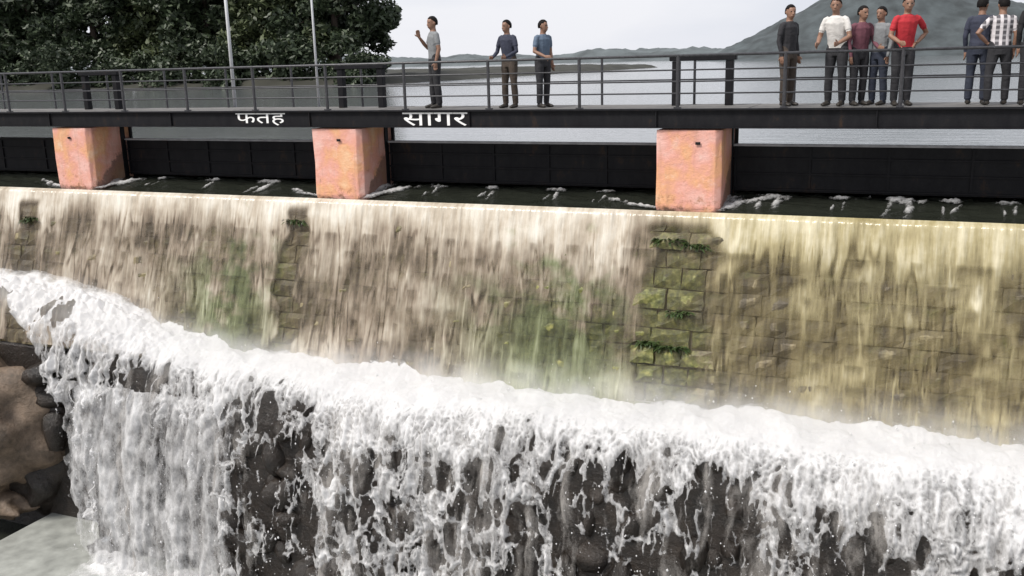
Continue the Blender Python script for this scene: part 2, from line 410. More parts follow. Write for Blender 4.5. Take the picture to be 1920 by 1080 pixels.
for i, (ctr, w, h) in enumerate(stones):
    Mx = Matrix.Translation(ctr) @ RF.to_4x4() @ Matrix.Rotation(random.uniform(-.015, .015), 4, 'Z') @ Matrix.Diagonal((w, h, 1, 1))
    if i < 300:
        o = link('stone', SM[i % 10], wall); o.matrix_local = WI @ Mx
    else:
        me = SM[i % 10]; b0 = len(rest_v); rest_v += [(WI @ Mx) @ v.co for v in me.vertices]; rest_f += [[b0+q for q in p.vertices] for p in me.polygons]
me = bpy.data.meshes.new('farther_stones'); me.from_pydata(rest_v, [], rest_f); link('farther_stones', me, wall, M['stone'], kind='stuff')
# thin coping course along the lip
m = MB(); x = XW0
while x < XW1:
    w = random.uniform(.9, 1.5); m.rng(x, x+w-.012, -.02+random.uniform(-.008, .008), .9, 6.02, 6.2+random.uniform(-.012, .008)); x += w
o = m.bevel(.012).build('coping', M['stone']); under(o, wall)

# ledge and rough rock below it
rockw = empty('rock_step', (-8, -1.5, FLOOR), label='dark wet rock step behind the lower fall', cat='rock face')
o = prism(-17.0, 40, [(-.7, -3), (-.7, 2.7), (-1.75, 2.55), (-2.0, 1.8), (-2.3, -3.1)]).build('rock_core', M['rock']); under(o, rockw)
def rock_mesh(i, sub=3, mat='rock', rough=.28):
    bm = bmesh.new(); bmesh.ops.create_icosphere(bm, subdivisions=sub, radius=1); r = random.Random(i)
    ax = [Vector((r.gauss(0, 1), r.gauss(0, 1), r.gauss(0, 1))).normalized() for _ in range(9)]; cut = [r.uniform(.66, .97) for _ in ax]
    ph = [r.uniform(0, 6) for _ in range(6)]
    for v in bm.verts:
        p = v.co.copy()
        for a, k in zip(ax, cut):
            d = p.dot(a)
            if d > k: p -= a*(d-k)
        p *= 1 + rough*.4*(sin(p.x*4+ph[0])*sin(p.y*5+ph[1])+.6*sin(p.z*9+ph[2])*sin(p.x*8+ph[3]))
        v.co = p
    me = bpy.data.meshes.new('rock'); bm.to_mesh(me); bm.free(); me.materials.append(M[mat]); me.polygons.foreach_set('use_smooth', np.ones(len(me.polygons), bool)); return me
RM = [rock_mesh(i, 2) for i in range(8)]
for i in range(230):
    z = random.uniform(-2.2, 2.3); x = random.uniform(-16.9, 2.6)
    y = -1.82 - (2.3-z)*.11
    if i >= 200: x = random.uniform(-19.3, -17); z = random.uniform(-.4, 2.5); y = -1.2-.25*random.random()
    o = link('stone', RM[i % 8], rockw); sc = random.uniform(.16, .42)
    o.location = Vector((x, y, z)) - rockw.location; o.scale = (sc*random.uniform(.8, 1.5), sc*.8, sc*random.uniform(.6, 1.3)); o.rotation_euler = (random.uniform(0, 6), random.uniform(0, 6), random.uniform(0, 6))

# brown boulders at the left end of the step
BM_ = [rock_mesh(40+i, 4, ('brown', 'rock', 'brown')[i], .4) for i in range(3)]
def boulder(i, loc, sc, rot, label):
    o = link('boulder', BM_[i], None, label=label, cat='boulder', group='boulders left of the lower fall'); o.location = loc; o.scale = sc; o.rotation_euler = rot
boulder(0, (-20.7, -1.7, .55), (1.9, 1.35, 1.95), (.1, .2, .3), 'large brown boulder at the left edge beside the fall')
boulder(1, (-19.75, -1.15, -.7), (1.15, .8, 1.2), (.4, .1, 1.1), 'dark wet boulder half hidden behind the left end of the fall')
boulder(2, (-21.0, -2.0, -1.25), (1.4, .5, .5), (.05, .22, .1), 'low brown rock in front of the large boulder at the left edge')

# ------------------------------------------------------------------ piers, gates, bridge
PX = (-19.27, -11.80, -4.375); PWID = 1.18; GY = 1.15
PL = ('pink masonry pier at the far left below the bridge', 'pink masonry pier between the two painted words', 'pink masonry pier nearest the camera, a bare mossy strip below it')
for i, x in enumerate(PX):
    p = empty('sluice_pier', (x+PWID/2, 0, 6.1), label=PL[i], cat='pier', group='pink piers of the sluice')
    h = PWID/2
    r = random.Random(i)
    m = MB()
    # body with a slightly tapering, chipped foot
    prof = [(-h, .03), (h-.10, .0), (h, .10), (h, 1.4), (-h, 1.4)]
    lev = [(0.02, .965, .05), (.09, .985, .03), (.25, 1, 0), (.9, 1, 0), (1.46, 1, 0), (1.635, 1, 0)]
    rings = []
    for z, s_, y_ in lev: rings.append([m.bm.verts.new((a*s_ + r.uniform(-.012, .012), b + (y_ if b < .2 else 0) + r.uniform(-.01, .01), z + (r.uniform(-.03, .03) if z < .2 else 0))) for a, b in prof])
    n = len(prof)
    for A, B in zip(rings, rings[1:]):
        for k in range(n): m.bm.faces.new((A[k], A[(k+1) % n], B[(k+1) % n], B[k]))
    m.bm.faces.new(rings[0][::-1]); m.bm.faces.new(rings[-1])
    m.bevel(.02, 2).build('body', M['pier'], p)
    for sx_ in (-1, 1):      # iron guide channels the gates slide in
        MB().rng(sx_*h-.03, sx_*h+.03, GY-.16, GY-.04, .1, 1.6).rng(sx_*(h+.05)-.03, sx_*(h+.05)+.03, GY+.1, GY+.16, .1, 1.6).build('gate_guide', M['black'], p)
    # bolt plate
    MB().box((-.02+.1*i, -.012, 1.40), (.09, .02, .05)).bevel(.004).build('anchor_plate', M['black'], p)

gx = [XW0] + [v for x in PX for v in (x, x+PWID)] + [XW1+1]
GL = ('black steel sluice gate left of the farthest pier', 'black steel sluice gate between the far and middle piers', 'black steel sluice gate between the middle and nearest piers', 'black steel sluice gate right of the nearest pier')
for i in range(4):
    a, b = gx[2*i]+.03, gx[2*i+1]-.03; cx = (a+b)/2; hw = (b-a)/2
    g = empty('sluice_gate', (cx, GY, 6.5), label=GL[i], cat='gate', group='black sluice gates')
    MB().rng(-hw, hw, 0, .03, .02, .86).build('skin_plate', M['black'], g)
    for z in (.05, .34, .62): MB().rng(-hw, hw, -.035, -.002, z, z+.03).build('stiffener', M['black'], g)
    k = max(2, int(hw*2/1.2))
    for j in range(k+1):
        xx = -hw+.04 + (2*hw-.08)*j/k; MB().rng(xx-.02, xx+.02, -.03, -.003, .09, .83).build('rib', M['black'], g)
    MB().rng(-hw, hw, -.07, .09, .862, .9).build('top_beam', M['beam_sheen'] if i else M['black'], g)  # grey colour paints the light caught along the top of the beam

DZ, GB = 8.11, 7.765
br = empty('footbridge', (-10, 0, DZ), label='black steel footbridge carrying people over the sluice gates', cat='bridge')
X0, X1 = -40.0, 14.0
def pb(name, x0, x1, y0, y1, z0, z1, mat='black', bev=0, par=br):
    m = MB().rng(x0, x1, y0, y1, z0, z1)
    if bev: m.bevel(bev)
    return under(m.build(name, M[mat]), par)
pb('girder', X0, X1, .03, .05, GB+.02, DZ-.03)
pb('bottom_flange', X0, X1, -.02, .12, GB, GB+.018)
pb('top_flange', X0, X1, -.03, .13, DZ-.03, DZ)
pb('girder', X0, X1, 1.72, 1.75, GB+.02, DZ-.03)
pb('bottom_flange', X0, X1, 1.66, 1.8, GB, GB+.018)
x = X0
k = 0
while x < X1:                 # deck plates
    pb('deck_plate', x, x+1.85, .135, 1.71, DZ-.06, DZ-.004+.003*(k % 2), 'deck'); x += 1.862; k += 1
x = PX[0]-1.862*4
while x < X1:
    if not any(abs(x-q) < .15 for q in (-12.9, -9)): pb('web_stiffener', x-.008, x+.008, -.012, .029, GB+.02, DZ-.031)
    x += 1.862*2
# name painted on the girder
def word(txt, x0, x1, z0, z1, par):
    c = bpy.data.curves.new('word', 'FONT'); c.body = txt; c.size = 1; c.extrude = .004; c.offset = .0
    to = bpy.data.objects.new('tmp', c); COL.objects.link(to)
    bpy.context.view_layer.update(); dg = bpy.context.evaluated_depsgraph_get()
    me = bpy.data.meshes.new_from_object(to.evaluated_get(dg)); bpy.data.objects.remove(to)
    n = len(me.vertices); co = np.zeros(n*3, np.float32)
    if n:
        me.vertices.foreach_get('co', co); co = co.reshape(-1, 3); a, b = co.min(0), co.max(0)
        q = np.stack([x0+(co[:, 0]-a[0])/(b[0]-a[0])*(x1-x0), .024 - co[:, 2]*.5, z0+(co[:, 1]-a[1])/(b[1]-a[1])*(z1-z0)], 1)
        me.vertices.foreach_set('co', q.ravel()); me.update()
    me.materials.clear(); me.materials.append(M['white'])
    o = link('painted_word', me); under(o, par); o['label'] = 'white painted Hindi word ' + txt
word('\u092b\u0924\u0939', -13.75, -12.45, GB+.035, DZ-.05, br)
word('\u0938\u093e\u0917\u0930', -9.60, -8.15, GB+.035, DZ-.05, br)

# railing along the near edge
rl = empty('railing', (-10, .2, DZ), label='dark pipe railing along the footbridge', cat='railing')
x = PX[0]-1.862*4 + .34
while x < X1:
    o = MB().tube([(0, 0, 0), (0, 0, .93)], .032, 8).box((0, 0, .01), (.12, .1, .02)).build('post', M['rail'], rl); o.location = (x+10, 0, 0); x += 1.862
for z, r_ in ((.26, .014), (.47, .014), (.67, .014), (.92, .024)):
    MB().tube([(X0+10, 0, z), (X1+10, 0, z)], r_, 8).build('rail', M['rail'], rl, True)
rl2 = empty('railing', (-10, 1.6, DZ), label='dark pipe railing along the lake side of the footbridge', cat='railing')
x = PX[0]-1.862*4 + .34
while x < X1:
    o = MB().tube([(0, 0, 0), (0, 0, .93)], .026, 8).build('post', M['rail'], rl2); o.location = (x+10, 0, 0); x += 1.862
for z, r_ in ((.47, .014), (.92, .022)): MB().tube([(X0+10, 0, z), (X1+10, 0, z)], r_, 8).build('rail', M['rail'], rl2, True)

# gate lifting frames above each pier
HL = ('far', 'middle', 'nearest')
for i, x in enumerate(PX):
    g = empty('hoist_frame', (x+PWID/2, 1.15, DZ), label='low black gate hoist frame above the %s pier' % ('far left', 'middle', 'nearest')[i], cat='hoist frame', group='gate hoists on the bridge')
    for s_ in (-1, 1):
        MB().rng(s_*.5-.07, s_*.5+.07, -.07, .07, 0, .82).bevel(.008).build('post', M['black'], g)
    MB().rng(-.62, .62, -.09, .09, .822, .94).bevel(.01).build('crossbeam', M['black'], g)

# lamp posts standing behind the bridge
for i, (x, lb) in enumerate(((-15.25, 'pale thin lamp post on the bridge, the left of two'), (-12.85, 'pale thin lamp post on the bridge, the right of two'))):
    g = empty('lamp_post', (x, 1.9, 7.8), label=lb, cat='lamp post', group='lamp posts on the bridge')
    MB().tube([(0, 0, -.1), (0, 0, 4.6)], [.045, .03] if i == 0 else [.03, .02], 10).build('pole', M['pole'], g, True)
    MB().tube([(0, 0, 4.55), (0, -.3, 4.85), (0, -.9, 4.95)], .022, 8).build('arm', M['pole'], g, True)
    MB().box((0, -1.05, 4.93), (.14, .4, .07)).bevel(.02).build('lamp_head', M['pole'], g)

# ------------------------------------------------------------------ water
# dark water sliding out under the gates to the lip
xs = np.arange(XW0, XW1, .05); ys = np.linspace(-.01, 1.5, 40); X, Y = np.meshgrid(xs, ys, indexing='ij')
Z = 6.255 + .20*sst(0, 1.1, Y) + .035*fbm(X*1.2+Y*.8, Y*3.2, 3, 31) + .015*fbm(X*5, Y*9, 2, 32)*sst(0, .3, Y)
P = np.stack([X, Y, Z], -1); idx = np.arange(X.size).reshape(X.shape)
Q = np.stack([idx[:-1, :-1], idx[1:, :-1], idx[1:, 1:], idx[:-1, 1:]], -1).reshape(-1, 4)
link('sluice_water', from_np('sluice_water', P.reshape(-1, 3), Q), None, M['crest'], kind='structure')

# film of water down the stone face
xs = np.arange(XW0, XW1, .018); tt = np.linspace(0, 1, 92); X, T = np.meshgrid(xs, tt, indexing='ij')
Ld = slope_len+.1
SL = T*Ld
lean = .0
Xs = X + .03*fbm(X*1.3, SL*.5, 3, 5)
streak = fbm(Xs*2.3, SL*.55, 5, 11, .62)
fine = fbm(Xs*9, SL*1.1, 3, 12, .6)
patch = fbm(X*.6, SL*.7, 4, 13)
top = 1-sst(.12, 1.25, SL + .35*fbm(X*2.2, SL*0+.5, 3, 14))
right = sst(-4.2, -2.6, X)
base = .46 - .20*right + .06*sst(-8, -14, -X*0+X) 
thin = sst(.16, .0, np.abs(perlin(Xs*4.2, SL*.55, 15)))*sst(-.1, .35, fbm(X*.9, SL*.6, 3, 16)) + .8*sst(.12, .0, np.abs(perlin(Xs*9, SL*.8, 17)))*sst(-.05, .4, fbm(X*1.3, SL*.9, 3, 18))
thin = np.clip(thin, 0, 1)*sst(.25, .7, SL)
fr_ = (SL/.357 + .04*fbm(X*.5, SL*0, 2, 23)) % 1.0; dash = sst(.0, .12, fr_)*(1-sst(.2, .75, fr_))*sst(.05, .45, fbm(X*3.4, np.floor(SL/.357)*3.7, 3, 22)+.15*right)*sst(.45, .8, SL)
pale = sst(.10, .0, np.abs(perlin(Xs*5.5, SL*.35, 19)))*sst(.0, .4, fbm(X*.8, SL*.5, 3, 20))
tone = .5 + .34*(top-.35) + (.13*streak + .07*fine + .22*patch)*(1-.6*top) - .28*thin + .16*pale*(1-top) - .12*dash
cov = .72 - .06*right + .40*top + .14*streak + .05*fine + .16*patch - .18*thin + .15*pale - .20*dash - .10*right*(1-top)
cov += .35*sst(2.7, 3.6, SL)*0.6
# bare strips beside the piers, edges wandering
def strip(c, w, wob, seed, s0=0.): return sst(w*1.25, w*.7, np.abs(X-c-wob*fbm(X*0+seed, SL*.9, 3, seed)-.10*SL*0))*sst(s0, s0+.25, SL)
gap = np.maximum.reduce([strip(-3.78, .60, .30, 41, .12), strip(-12.2, .26, .3, 42, .10), strip(-20.0, .34, .26, 43, .2)])
cov = np.maximum(cov, .36)*(1-gap) + .30*gap; tone = tone - .42*gap
cov = np.clip(cov, -.5, 1.05)
off = .068 + .05*top + .02*streak + .012*fine + .015*patch
off *= sst(0, .10, SL)*.8+.2
yy = .0 - SL*BETA/math.sqrt(1+BETA**2); zz = ZL+.03 - SL/math.sqrt(1+BETA**2)
Pn = np.stack([X, yy + NRM.y*off, zz + NRM.z*off], -1)
me = cut_grid('falling_water', Pn, cov+.42, {'cover': cov, 'tone': tone-.5})
link('falling_water', me, None, M['film'], kind='structure')

# lower fall: foam over the ledge, then breaking up as it drops
prof = np.array([(-.80, 3.2), (-1.0, 2.98), (-1.35, 2.9), (-1.75, 2.8), (-2.1, 2.62), (-2.38, 2.22), (-2.58, 1.7), (-2.74, 1.0), (-2.86, .2), (-2.95, -.6), (-3.02, -1.5), (-3.08, -2.4)])
seg = np.hypot(*np.diff(prof, axis=0).T); arc = np.concatenate([[0], np.cumsum(seg)])
sd_ = np.linspace(0, arc[-1], 400); py_ = np.interp(sd_, arc, prof[:, 0]); pz_ = np.interp(sd_, arc, prof[:, 1])
ker = np.ones(31)/31
py_ = np.convolve(np.pad(py_, 15, 'edge'), ker, 'valid'); pz_ = np.convolve(np.pad(pz_, 15, 'edge'), ker, 'valid')
def prof_at(s): return np.interp(s, sd_, py_), np.interp(s, sd_, pz_)
SMAX = arc[-1]
def fall(name, step, seed, back, hole_bias, mat, s_from, amp, capx=XW1-.6, alpha_soft=.0):
    xs = np.arange(-22.5, capx, step); ss = np.arange(s_from, SMAX, step*1.05); X, Sg = np.meshgrid(xs, ss, indexing='ij')
    # domain warp
    wx = (.16*fbm(X*1.1, Sg*.9, 4, seed+1, .6) + .03*fbm(X*9, Sg*5, 2, seed+4))*sst(.6, 2, Sg); ws = .34*fbm(X*1.3, Sg*.8, 4, seed+2, .6)
    Xw, Sw = X+wx, Sg+ws
    y, z = prof_at(Sg)
    # foam piles up towards the left end
    lift = (1.05*sst(-13.0, -19.5, X) + .12*sst(-9, -13, X))*(1-sst(.6, 2.6, Sg)*.85)
    z = z + lift
    # where the step ends on the left
    edge = np.interp(Sg, [0, .5, .9, 1.5, 2.2, 3.2, 4.2, 9], [-23, -21.4, -19.3, -18.5, -17.7, -17.2, -16.9, -16.6]) + .5*fbm(Sg*1.3, Sg*0+3, 4, 77)
    # how torn the water is: more with the drop, more in places
    torn = sst(.75, 3.0, Sg)
    zone = (.42*gss(X, -11.4, .75)*sst(1.2, 1.9, Sg) + .52*gss(X, -4.75, .75)*sst(1.6, 2.1, Sg) + .38*gss(X, -2.6, .8)*sst(1.5, 2.3, Sg) + .26*gss(X, -.6, .5)*sst(2, 2.8, Sg)
            - .10*gss(X, -8.6, 1.6) - .16*gss(X, 1.3, .7) + .62*sst(-12.6, -13.4, X)*sst(2.2, 2.7, Sg)*(1-.8*gss(X, -16.9+.3*(Sg-2.5), .35)) + .55*gss(X, -15.4, 1.4)*gss(Sg, 1.7, .40) + .35*gss(X, -12.6, .5)*gss(Sg, 1.3, .25) + .30*gss(X, -18.2, .8)*gss(Sg, 1.5, .7) + .34*gss(X, -17.2, 1.6)*gss(Sg, .95, .45))
    zone = zone + .16*fbm(X*.7, Sg*.45, 3, seed+3)
    amt = np.clip(-.17 + .60*torn + .95*zone + hole_bias, -.3, 1.0)
    # holes: ovals stretched by the fall, two sizes, the net between them is the water
    f1, f2, cid = worley(Xw*2.2, Sw*1.5, seed+20); g1, g2, c2 = worley(Xw*5.4, Sw*3.8, seed+30); k1, k2, c3 = worley(Xw*11, Sw*8, seed+35)
    froth = sst(-.25, .35, fbm(X*.9, Sg*.8, 3, seed+36))
    h1 = f1 - (amt*1.05*(.35+1.0*cid)); h2 = g1 - (amt*.95*(.25+.95*c2)); h3 = k1 - (amt*.9*(.1+.95*c3))
    f = np.minimum(np.minimum(h1, h2*.6 + .15*(1-froth)), h3*.4 + .14*froth)
    ropes = .10 - .03*torn - .5*sst(-12.6, -13.4, X)*sst(2.0, 2.5, Sg) - np.abs(perlin(Xw*2.6, Sw*.42, seed+37) + .25*perlin(Xw*7, Sw*1.2, seed+38))*(1.1+1.4*np.clip(zone, 0, 1))
    f = np.maximum(f, np.minimum(ropes, h3*.5+.12))
    f = f + (.12*fbm(Xw*2.6, Sw*1.6, 4, seed+40, .6) + .05*perlin(Xw*15, Sw*6, seed+41))*sst(.8, 1.8, Sg)
    f = np.minimum(f, (X-edge)*1.2)
    f = np.minimum(f, (capx-.05-X)*2)
    f = np.where(amt < -.12, np.maximum(f, .12), f); f = np.minimum(f, (X-edge)*1.2)
    # relief: billows on the ledge, ropes in the drop; outline curls back
    bil = np.sqrt(fbm(X*.8, Sg*1.0, 2, seed+50, .35)**2 + .03); bil2 = np.abs(fbm(Xw*4.5, Sw*3.2, 3, seed+51))
    rope = fbm(Xw*3.4, Sw*.8, 4, seed+52)
    disp = amp*(.20*bil*(1-.5*torn) + .05*bil2*torn + .10*rope*torn + .03*fbm(X*3, Sg*3.2, 4, seed+53, .65)*(1-torn)) + .10*np.clip(ropes, -.3, .3)*torn + .05*sst(0, .3, f+.5*(1-sst(.7, 1.9, Sg))) - .05 - back
    disp = disp + (.16*np.abs(fbm(X*2.4, Sg*2.4, 3, seed+54)) + .05*fbm(X*7, Sg*7, 2, seed+55))*sst(-13.5, -16.5, X)*sst(.2, .6, Sg)
    # outward direction of the profile
    e = .02; y1, z1 = prof_at(np.clip(Sg+e, 0, SMAX)); y0, z0 = prof_at(np.clip(Sg-e, 0, SMAX)); dl = np.hypot(y1-y0, z1-z0)+1e-6
    ny, nz_ = (z1-z0)/dl, -(y1-y0)/dl
    ny, nz_ = np.where(nz_ < 0, ny, ny), nz_
    wavez = .05*fbm(X*.8, Sg*0+seed, 3, seed+60)*(1-sst(0, 1.2, Sg))
    P = np.stack([X+wx*.4, y + ny*disp, z + nz_*disp + wavez], -1)
    cov = np.clip(.28 + f*2.4 + .7*(1-sst(.8, 1.7, Sg)), 0, 1.4)
    # spray-soft upper margin
    cov = cov - 1.1*(1-sst(.02, .45, Sg + .14*fbm(X*3, Sg*2, 3, seed+61)))
    return link(name, cut_grid(name, P, f, {'cover': cov}), None, M[mat], kind='stuff')
o = fall('lower_fall', .020, 500, 0.0, .0, 'foam', 0.0, 1.0); o['label'] = 'white foaming water tumbling off the ledge'; o['category'] = 'water'
xs = np.arange(-17.2, XW1-.6, .025); ss = np.arange(1.2, SMAX, .035); X, Sg = np.meshgrid(xs, ss, indexing='ij'); y, z = prof_at(Sg)
Xs = X + .12*fbm(X*.9, Sg*.7, 3, 61); st_ = fbm(Xs*2.4, Sg*.35, 5, 62, .62); st2 = fbm(X*.55, Sg*.4, 3, 63); lump = fbm(Xs*5, Sg*2.6, 3, 64)
cov = .24 + .65*st_ + .45*st2 + .25*lump - .75*gss(X, -11.4, .7) - .6*gss(X, -4.75, .75) - .4*gss(X, -2.6, .7) - .4*sst(-12.8, -14, X)
f = np.minimum(cov + .05, (X+17.0-.28*(Sg-1.9))*1.5)
o = link('inner_fall', cut_grid('inner_fall', np.stack([X, y+.20-.08*st_-.04*lump, z], -1), f, {'cover': cov}), None, M['veil'], kind='stuff'); o['label'] = 'greyish torn water behind the white lower fall'; o['category'] = 'water'

# smoother grey veil at the left of the lower fall, down to the apron
xs = np.arange(-17.8, -12.0, .03); ss = np.arange(1.9, SMAX, .04); X, Sg = np.meshgrid(xs, ss, indexing='ij'); y, z = prof_at(Sg)
st_ = fbm(X*2.6, Sg*.5, 4, 71); cov = .55 + .5*st_ - .9*sst(-13.2, -12.2, X+.2*st_) + .25*gss(X, -15.6, .8); f = np.minimum(cov+.1, (X+17.5-.2*(Sg-1.9)+.3*fbm(Sg*1.4, Sg*0, 4, 5))*1.5)
link('water_veil', cut_grid('water_veil', np.stack([X, y+.12-.10*st_-.05*fbm(X*5, Sg*2, 3, 74), z], -1), f, {'cover': cov*.62 + .25*fbm(X*6, Sg*3, 3, 73) + .1}), None, M['foam'], kind='structure')

# churned white water on the crest: pier wakes and jets under the gates
xs = np.arange(XW0+.5, XW1-.5, .02); ys = np.arange(.02, 1.15, .02); X, Y = np.meshgrid(xs, ys, indexing='ij')
f = np.full(X.shape, -1.0)
def blob(cx, cy, ax, ay, ang, a=1.0):
    global f
    u = (X-cx)*cos(ang)+(Y-cy)*sin(ang); v = -(X-cx)*sin(ang)+(Y-cy)*cos(ang); f = np.maximum(f, a*(np.exp(-(u/ax)**2-(v/ay)**2)) - .45)
for px in PX:
    q = px+PWID
    blob(q+.10, .25, .34, .13, 1.0); blob(q+.40, .55, .62, .12, .6); blob(q+.05, .62, .2, .3, 0, .9); blob(px-.25, .18, .55, .05, -.25, .9); blob(px-.8, .42, .4, .06, -.35, .8)
rj = random.Random(3)
for (cx, s_) in ((-13.6, 1.2), (-15.2, .7), (-8.0, .8), (-6.6, .7), (-5.6, .6), (-2.4, 1.2), (-1.2, .7), (-.2, 1.4), (.6, .8), (1.5, .7), (-9.3, .6), (-16.8, .6)):
    blob(cx, .86, .34*s_, .12*s_, rj.uniform(-.2, .3), .9); blob(cx+.1*s_, .55, .07*s_, .38*s_, rj.uniform(-.5, .1), .8); blob(cx-.15*s_, .45, .05*s_, .3*s_, rj.uniform(-.5, .1), .72)
f = f + .34*fbm(X*4-Y*2.5, Y*2+X*.6, 5, 81, .65) + .10*perlin(X*11-Y*5, Y*4, 83)
P = np.stack([X, Y, 6.285 + .20*sst(0, 1.1, Y) + .09*np.clip(f, -.2, .4) + .03*np.abs(fbm(X*6, Y*12, 3, 82))], -1)
link('crest_foam', cut_grid('crest_foam', P, f, {'cover': np.clip(.02+f*1.5, 0, .75)}), None, M['foam'], kind='stuff', label='white churned water beside the piers and under the gates', cat='water')

# spent water spreading over the apron below the fall
xs = np.arange(-17.6, -8.0, .03); ys = np.arange(-6.2, -2.5, .03); X, Y = np.meshgrid(xs, ys, indexing='ij')
f = .30 - .55*(-2.9-Y) + .55*fbm(X*.9, Y*1.1, 4, 101) + .25*fbm(X*4, Y*4, 3, 102) - .8*sst(-16.2, -17.5, X)
g1, g2, c2 = worley(X*3.2+.3*fbm(X, Y, 3, 103), Y*3.2, 104); f = np.minimum(f, f*.5 + .35 - .55*g1*sst(-3.0, -3.8, Y))
P = np.stack([X, Y, FLOOR + .02 + .10*np.clip(f, 0, 1)*np.abs(fbm(X*2.5, Y*2.5, 4, 105)) + .25*np.clip(f-.35, 0, 1)*sst(-3.8, -3.0, Y)], -1)
link('apron_foam', cut_grid('apron_foam', P, f, {'cover': np.clip(.1+f*1.3, 0, 1.2)}), None, M['foam'], kind='stuff', label='white foam spreading over the grey concrete at bottom left', cat='water')

# spray: droplets thrown off the foam
def droplets(name, C, R, mat):
    n = len(C); oc = np.array([(1, 0, 0), (-1, 0, 0), (0, 1, 0), (0, -1, 0), (0, 0, 1), (0, 0, -1)], float)
    V = C[:, None, :] + oc[None]*R[:, None, None]*np.array([1, 1, 1.35]); fc = np.array([(0, 2, 4), (2, 1, 4), (1, 3, 4), (3, 0, 4), (2, 0, 5), (1, 2, 5), (3, 1, 5), (0, 3, 5)])
    Fq = (np.arange(n)[:, None, None]*6 + fc[None]).reshape(-1, 3)
    return link(name, from_np(name, V.reshape(-1, 3), Fq, True, {'cover': np.full(n*6, 1.3)}), None, mat, kind='stuff')
n = 8000
s_ = np.concatenate([RNG.gamma(1.6, .16, n//3), RNG.uniform(.8, SMAX, n-n//3)]); x_ = RNG.uniform(-18.6, 3.2, n)
cl = fbm(x_*1.5, s_*1.2, 3, 91); kp = RNG.uniform(-.6, .6, n) < cl; s_, x_ = s_[kp], x_[kp]
y_, z_ = prof_at(np.clip(s_, 0, SMAX)); lift = 1.05*sst(-13.0, -19.5, x_)*(1-sst(.6, 2.6, s_)*.85)
C_ = np.stack([x_, y_-RNG.exponential(.09, len(x_))-.02, z_+lift+RNG.exponential(.08, len(x_))], -1)
kp = x_ > np.interp(s_, [0, .8, 2, 4, 9], [-19.5, -19.2, -18, -16.6, -16.2]); C_ = C_[kp]
o = droplets('spray', C_, RNG.gamma(2.0, .0032, len(C_))+.002, M['foam']); o['label'] = 'fine white spray drops around the foaming fall'; o['category'] = 'water'

m, t, b, o = newmat('mist'); t.nodes.remove(b)
p = pos(t); sx = t.nodes.new('ShaderNodeSeparateXYZ'); t.links.new(p, sx.inputs[0])
mr = node(t, 'ShaderNodeMapRange', interpolation_type='SMOOTHSTEP'); t.links.new(sx.outputs[0], mr.inputs[0])
for i_, v_ in ((1, -13.0), (2, -19.5), (3, 0.0), (4, 1.0)): mr.inputs[i_].default_value = v_
h_ = mth(t, 'SUBTRACT', sx.outputs[2], mth(t, 'ADD', 3.02, mr.outputs[0]))
g_ = mth(t, 'DIVIDE', h_, .36); g_ = mth(t, 'POWER', 2.718, mth(t, 'MULTIPLY', mth(t, 'MULTIPLY', g_, g_), -1))
d_ = mth(t, 'DIVIDE', mth(t, 'ADD', sx.outputs[1], 1.25), .75); d_ = mth(t, 'POWER', 2.718, mth(t, 'MULTIPLY', mth(t, 'MULTIPLY', d_, d_), -1))
nn = ramp(t, noise(t, 1.7, 4, p, .6), [(.38, (.1, .1, .1)), (.66, (1, 1, 1))])
dens = mth(t, 'MULTIPLY', mth(t, 'MULTIPLY', mth(t, 'MULTIPLY', g_, d_), nn), mth(t, 'SUBTRACT', 2.4, mth(t, 'MULTIPLY', mr.outputs[0], 1.7)))
pv = t.nodes.new('ShaderNodeVolumePrincipled'); pv.inputs['Color'].default_value = (1, 1, 1, 1); pv.inputs['Anisotropy'].default_value = .2
t.links.new(dens, pv.inputs['Density']); t.links.new(pv.outputs[0], o.inputs['Volume'])
xs = np.linspace(-21.5, 3.4, 60); mm = MB(); rings = []
for x in xs:
    lf = float(sst(-13.0, -19.5, np.array(x)))
    rings.append([mm.bm.verts.new((x, y, z + lf)) for y, z in ((-.4, 2.3), (-2.7, 2.3), (-2.7, 3.3), (-1.6, 4.0), (-.4, 4.0))])
for A, B in zip(rings, rings[1:]):
    for k in range(5): mm.bm.faces.new((A[k], A[(k+1) % 5], B[(k+1) % 5], B[k]))
mm.bm.faces.new(rings[0][::-1]); mm.bm.faces.new(rings[-1])
mm.build('mist', m, kind='stuff', label='fine white mist above the foot of the sloping face', cat='water')

# ------------------------------------------------------------------ trees on the left bank
def leaf_cloud(name, clumps, per, size, seed, mat):
    r = np.random.default_rng(seed); Cn = []
    for (cx, cy, cz, rad) in clumps:
        d = r.normal(size=(per, 3)); d /= np.linalg.norm(d, axis=1)[:, None]; q = rad*r.uniform(.35, 1.0, per)**.6
        Cn.append(np.array([cx, cy, cz]) + d*q[:, None]*np.array([1, 1, .8]))
    Cn = np.concatenate(Cn); n = len(Cn)
    a = r.normal(size=(n, 3)); a /= np.linalg.norm(a, axis=1)[:, None]; b = np.cross(a, r.normal(size=(n, 3))); b /= np.linalg.norm(b, axis=1)[:, None]
    sz = size*r.uniform(.6, 1.3, n)[:, None]
    V = np.stack([Cn-a*sz, Cn-b*sz*.45, Cn+a*sz, Cn+b*sz*.45], 1).reshape(-1, 3)
    me = from_np(name, V, np.arange(n*4).reshape(-1, 4), False); me.materials.append(mat); return me
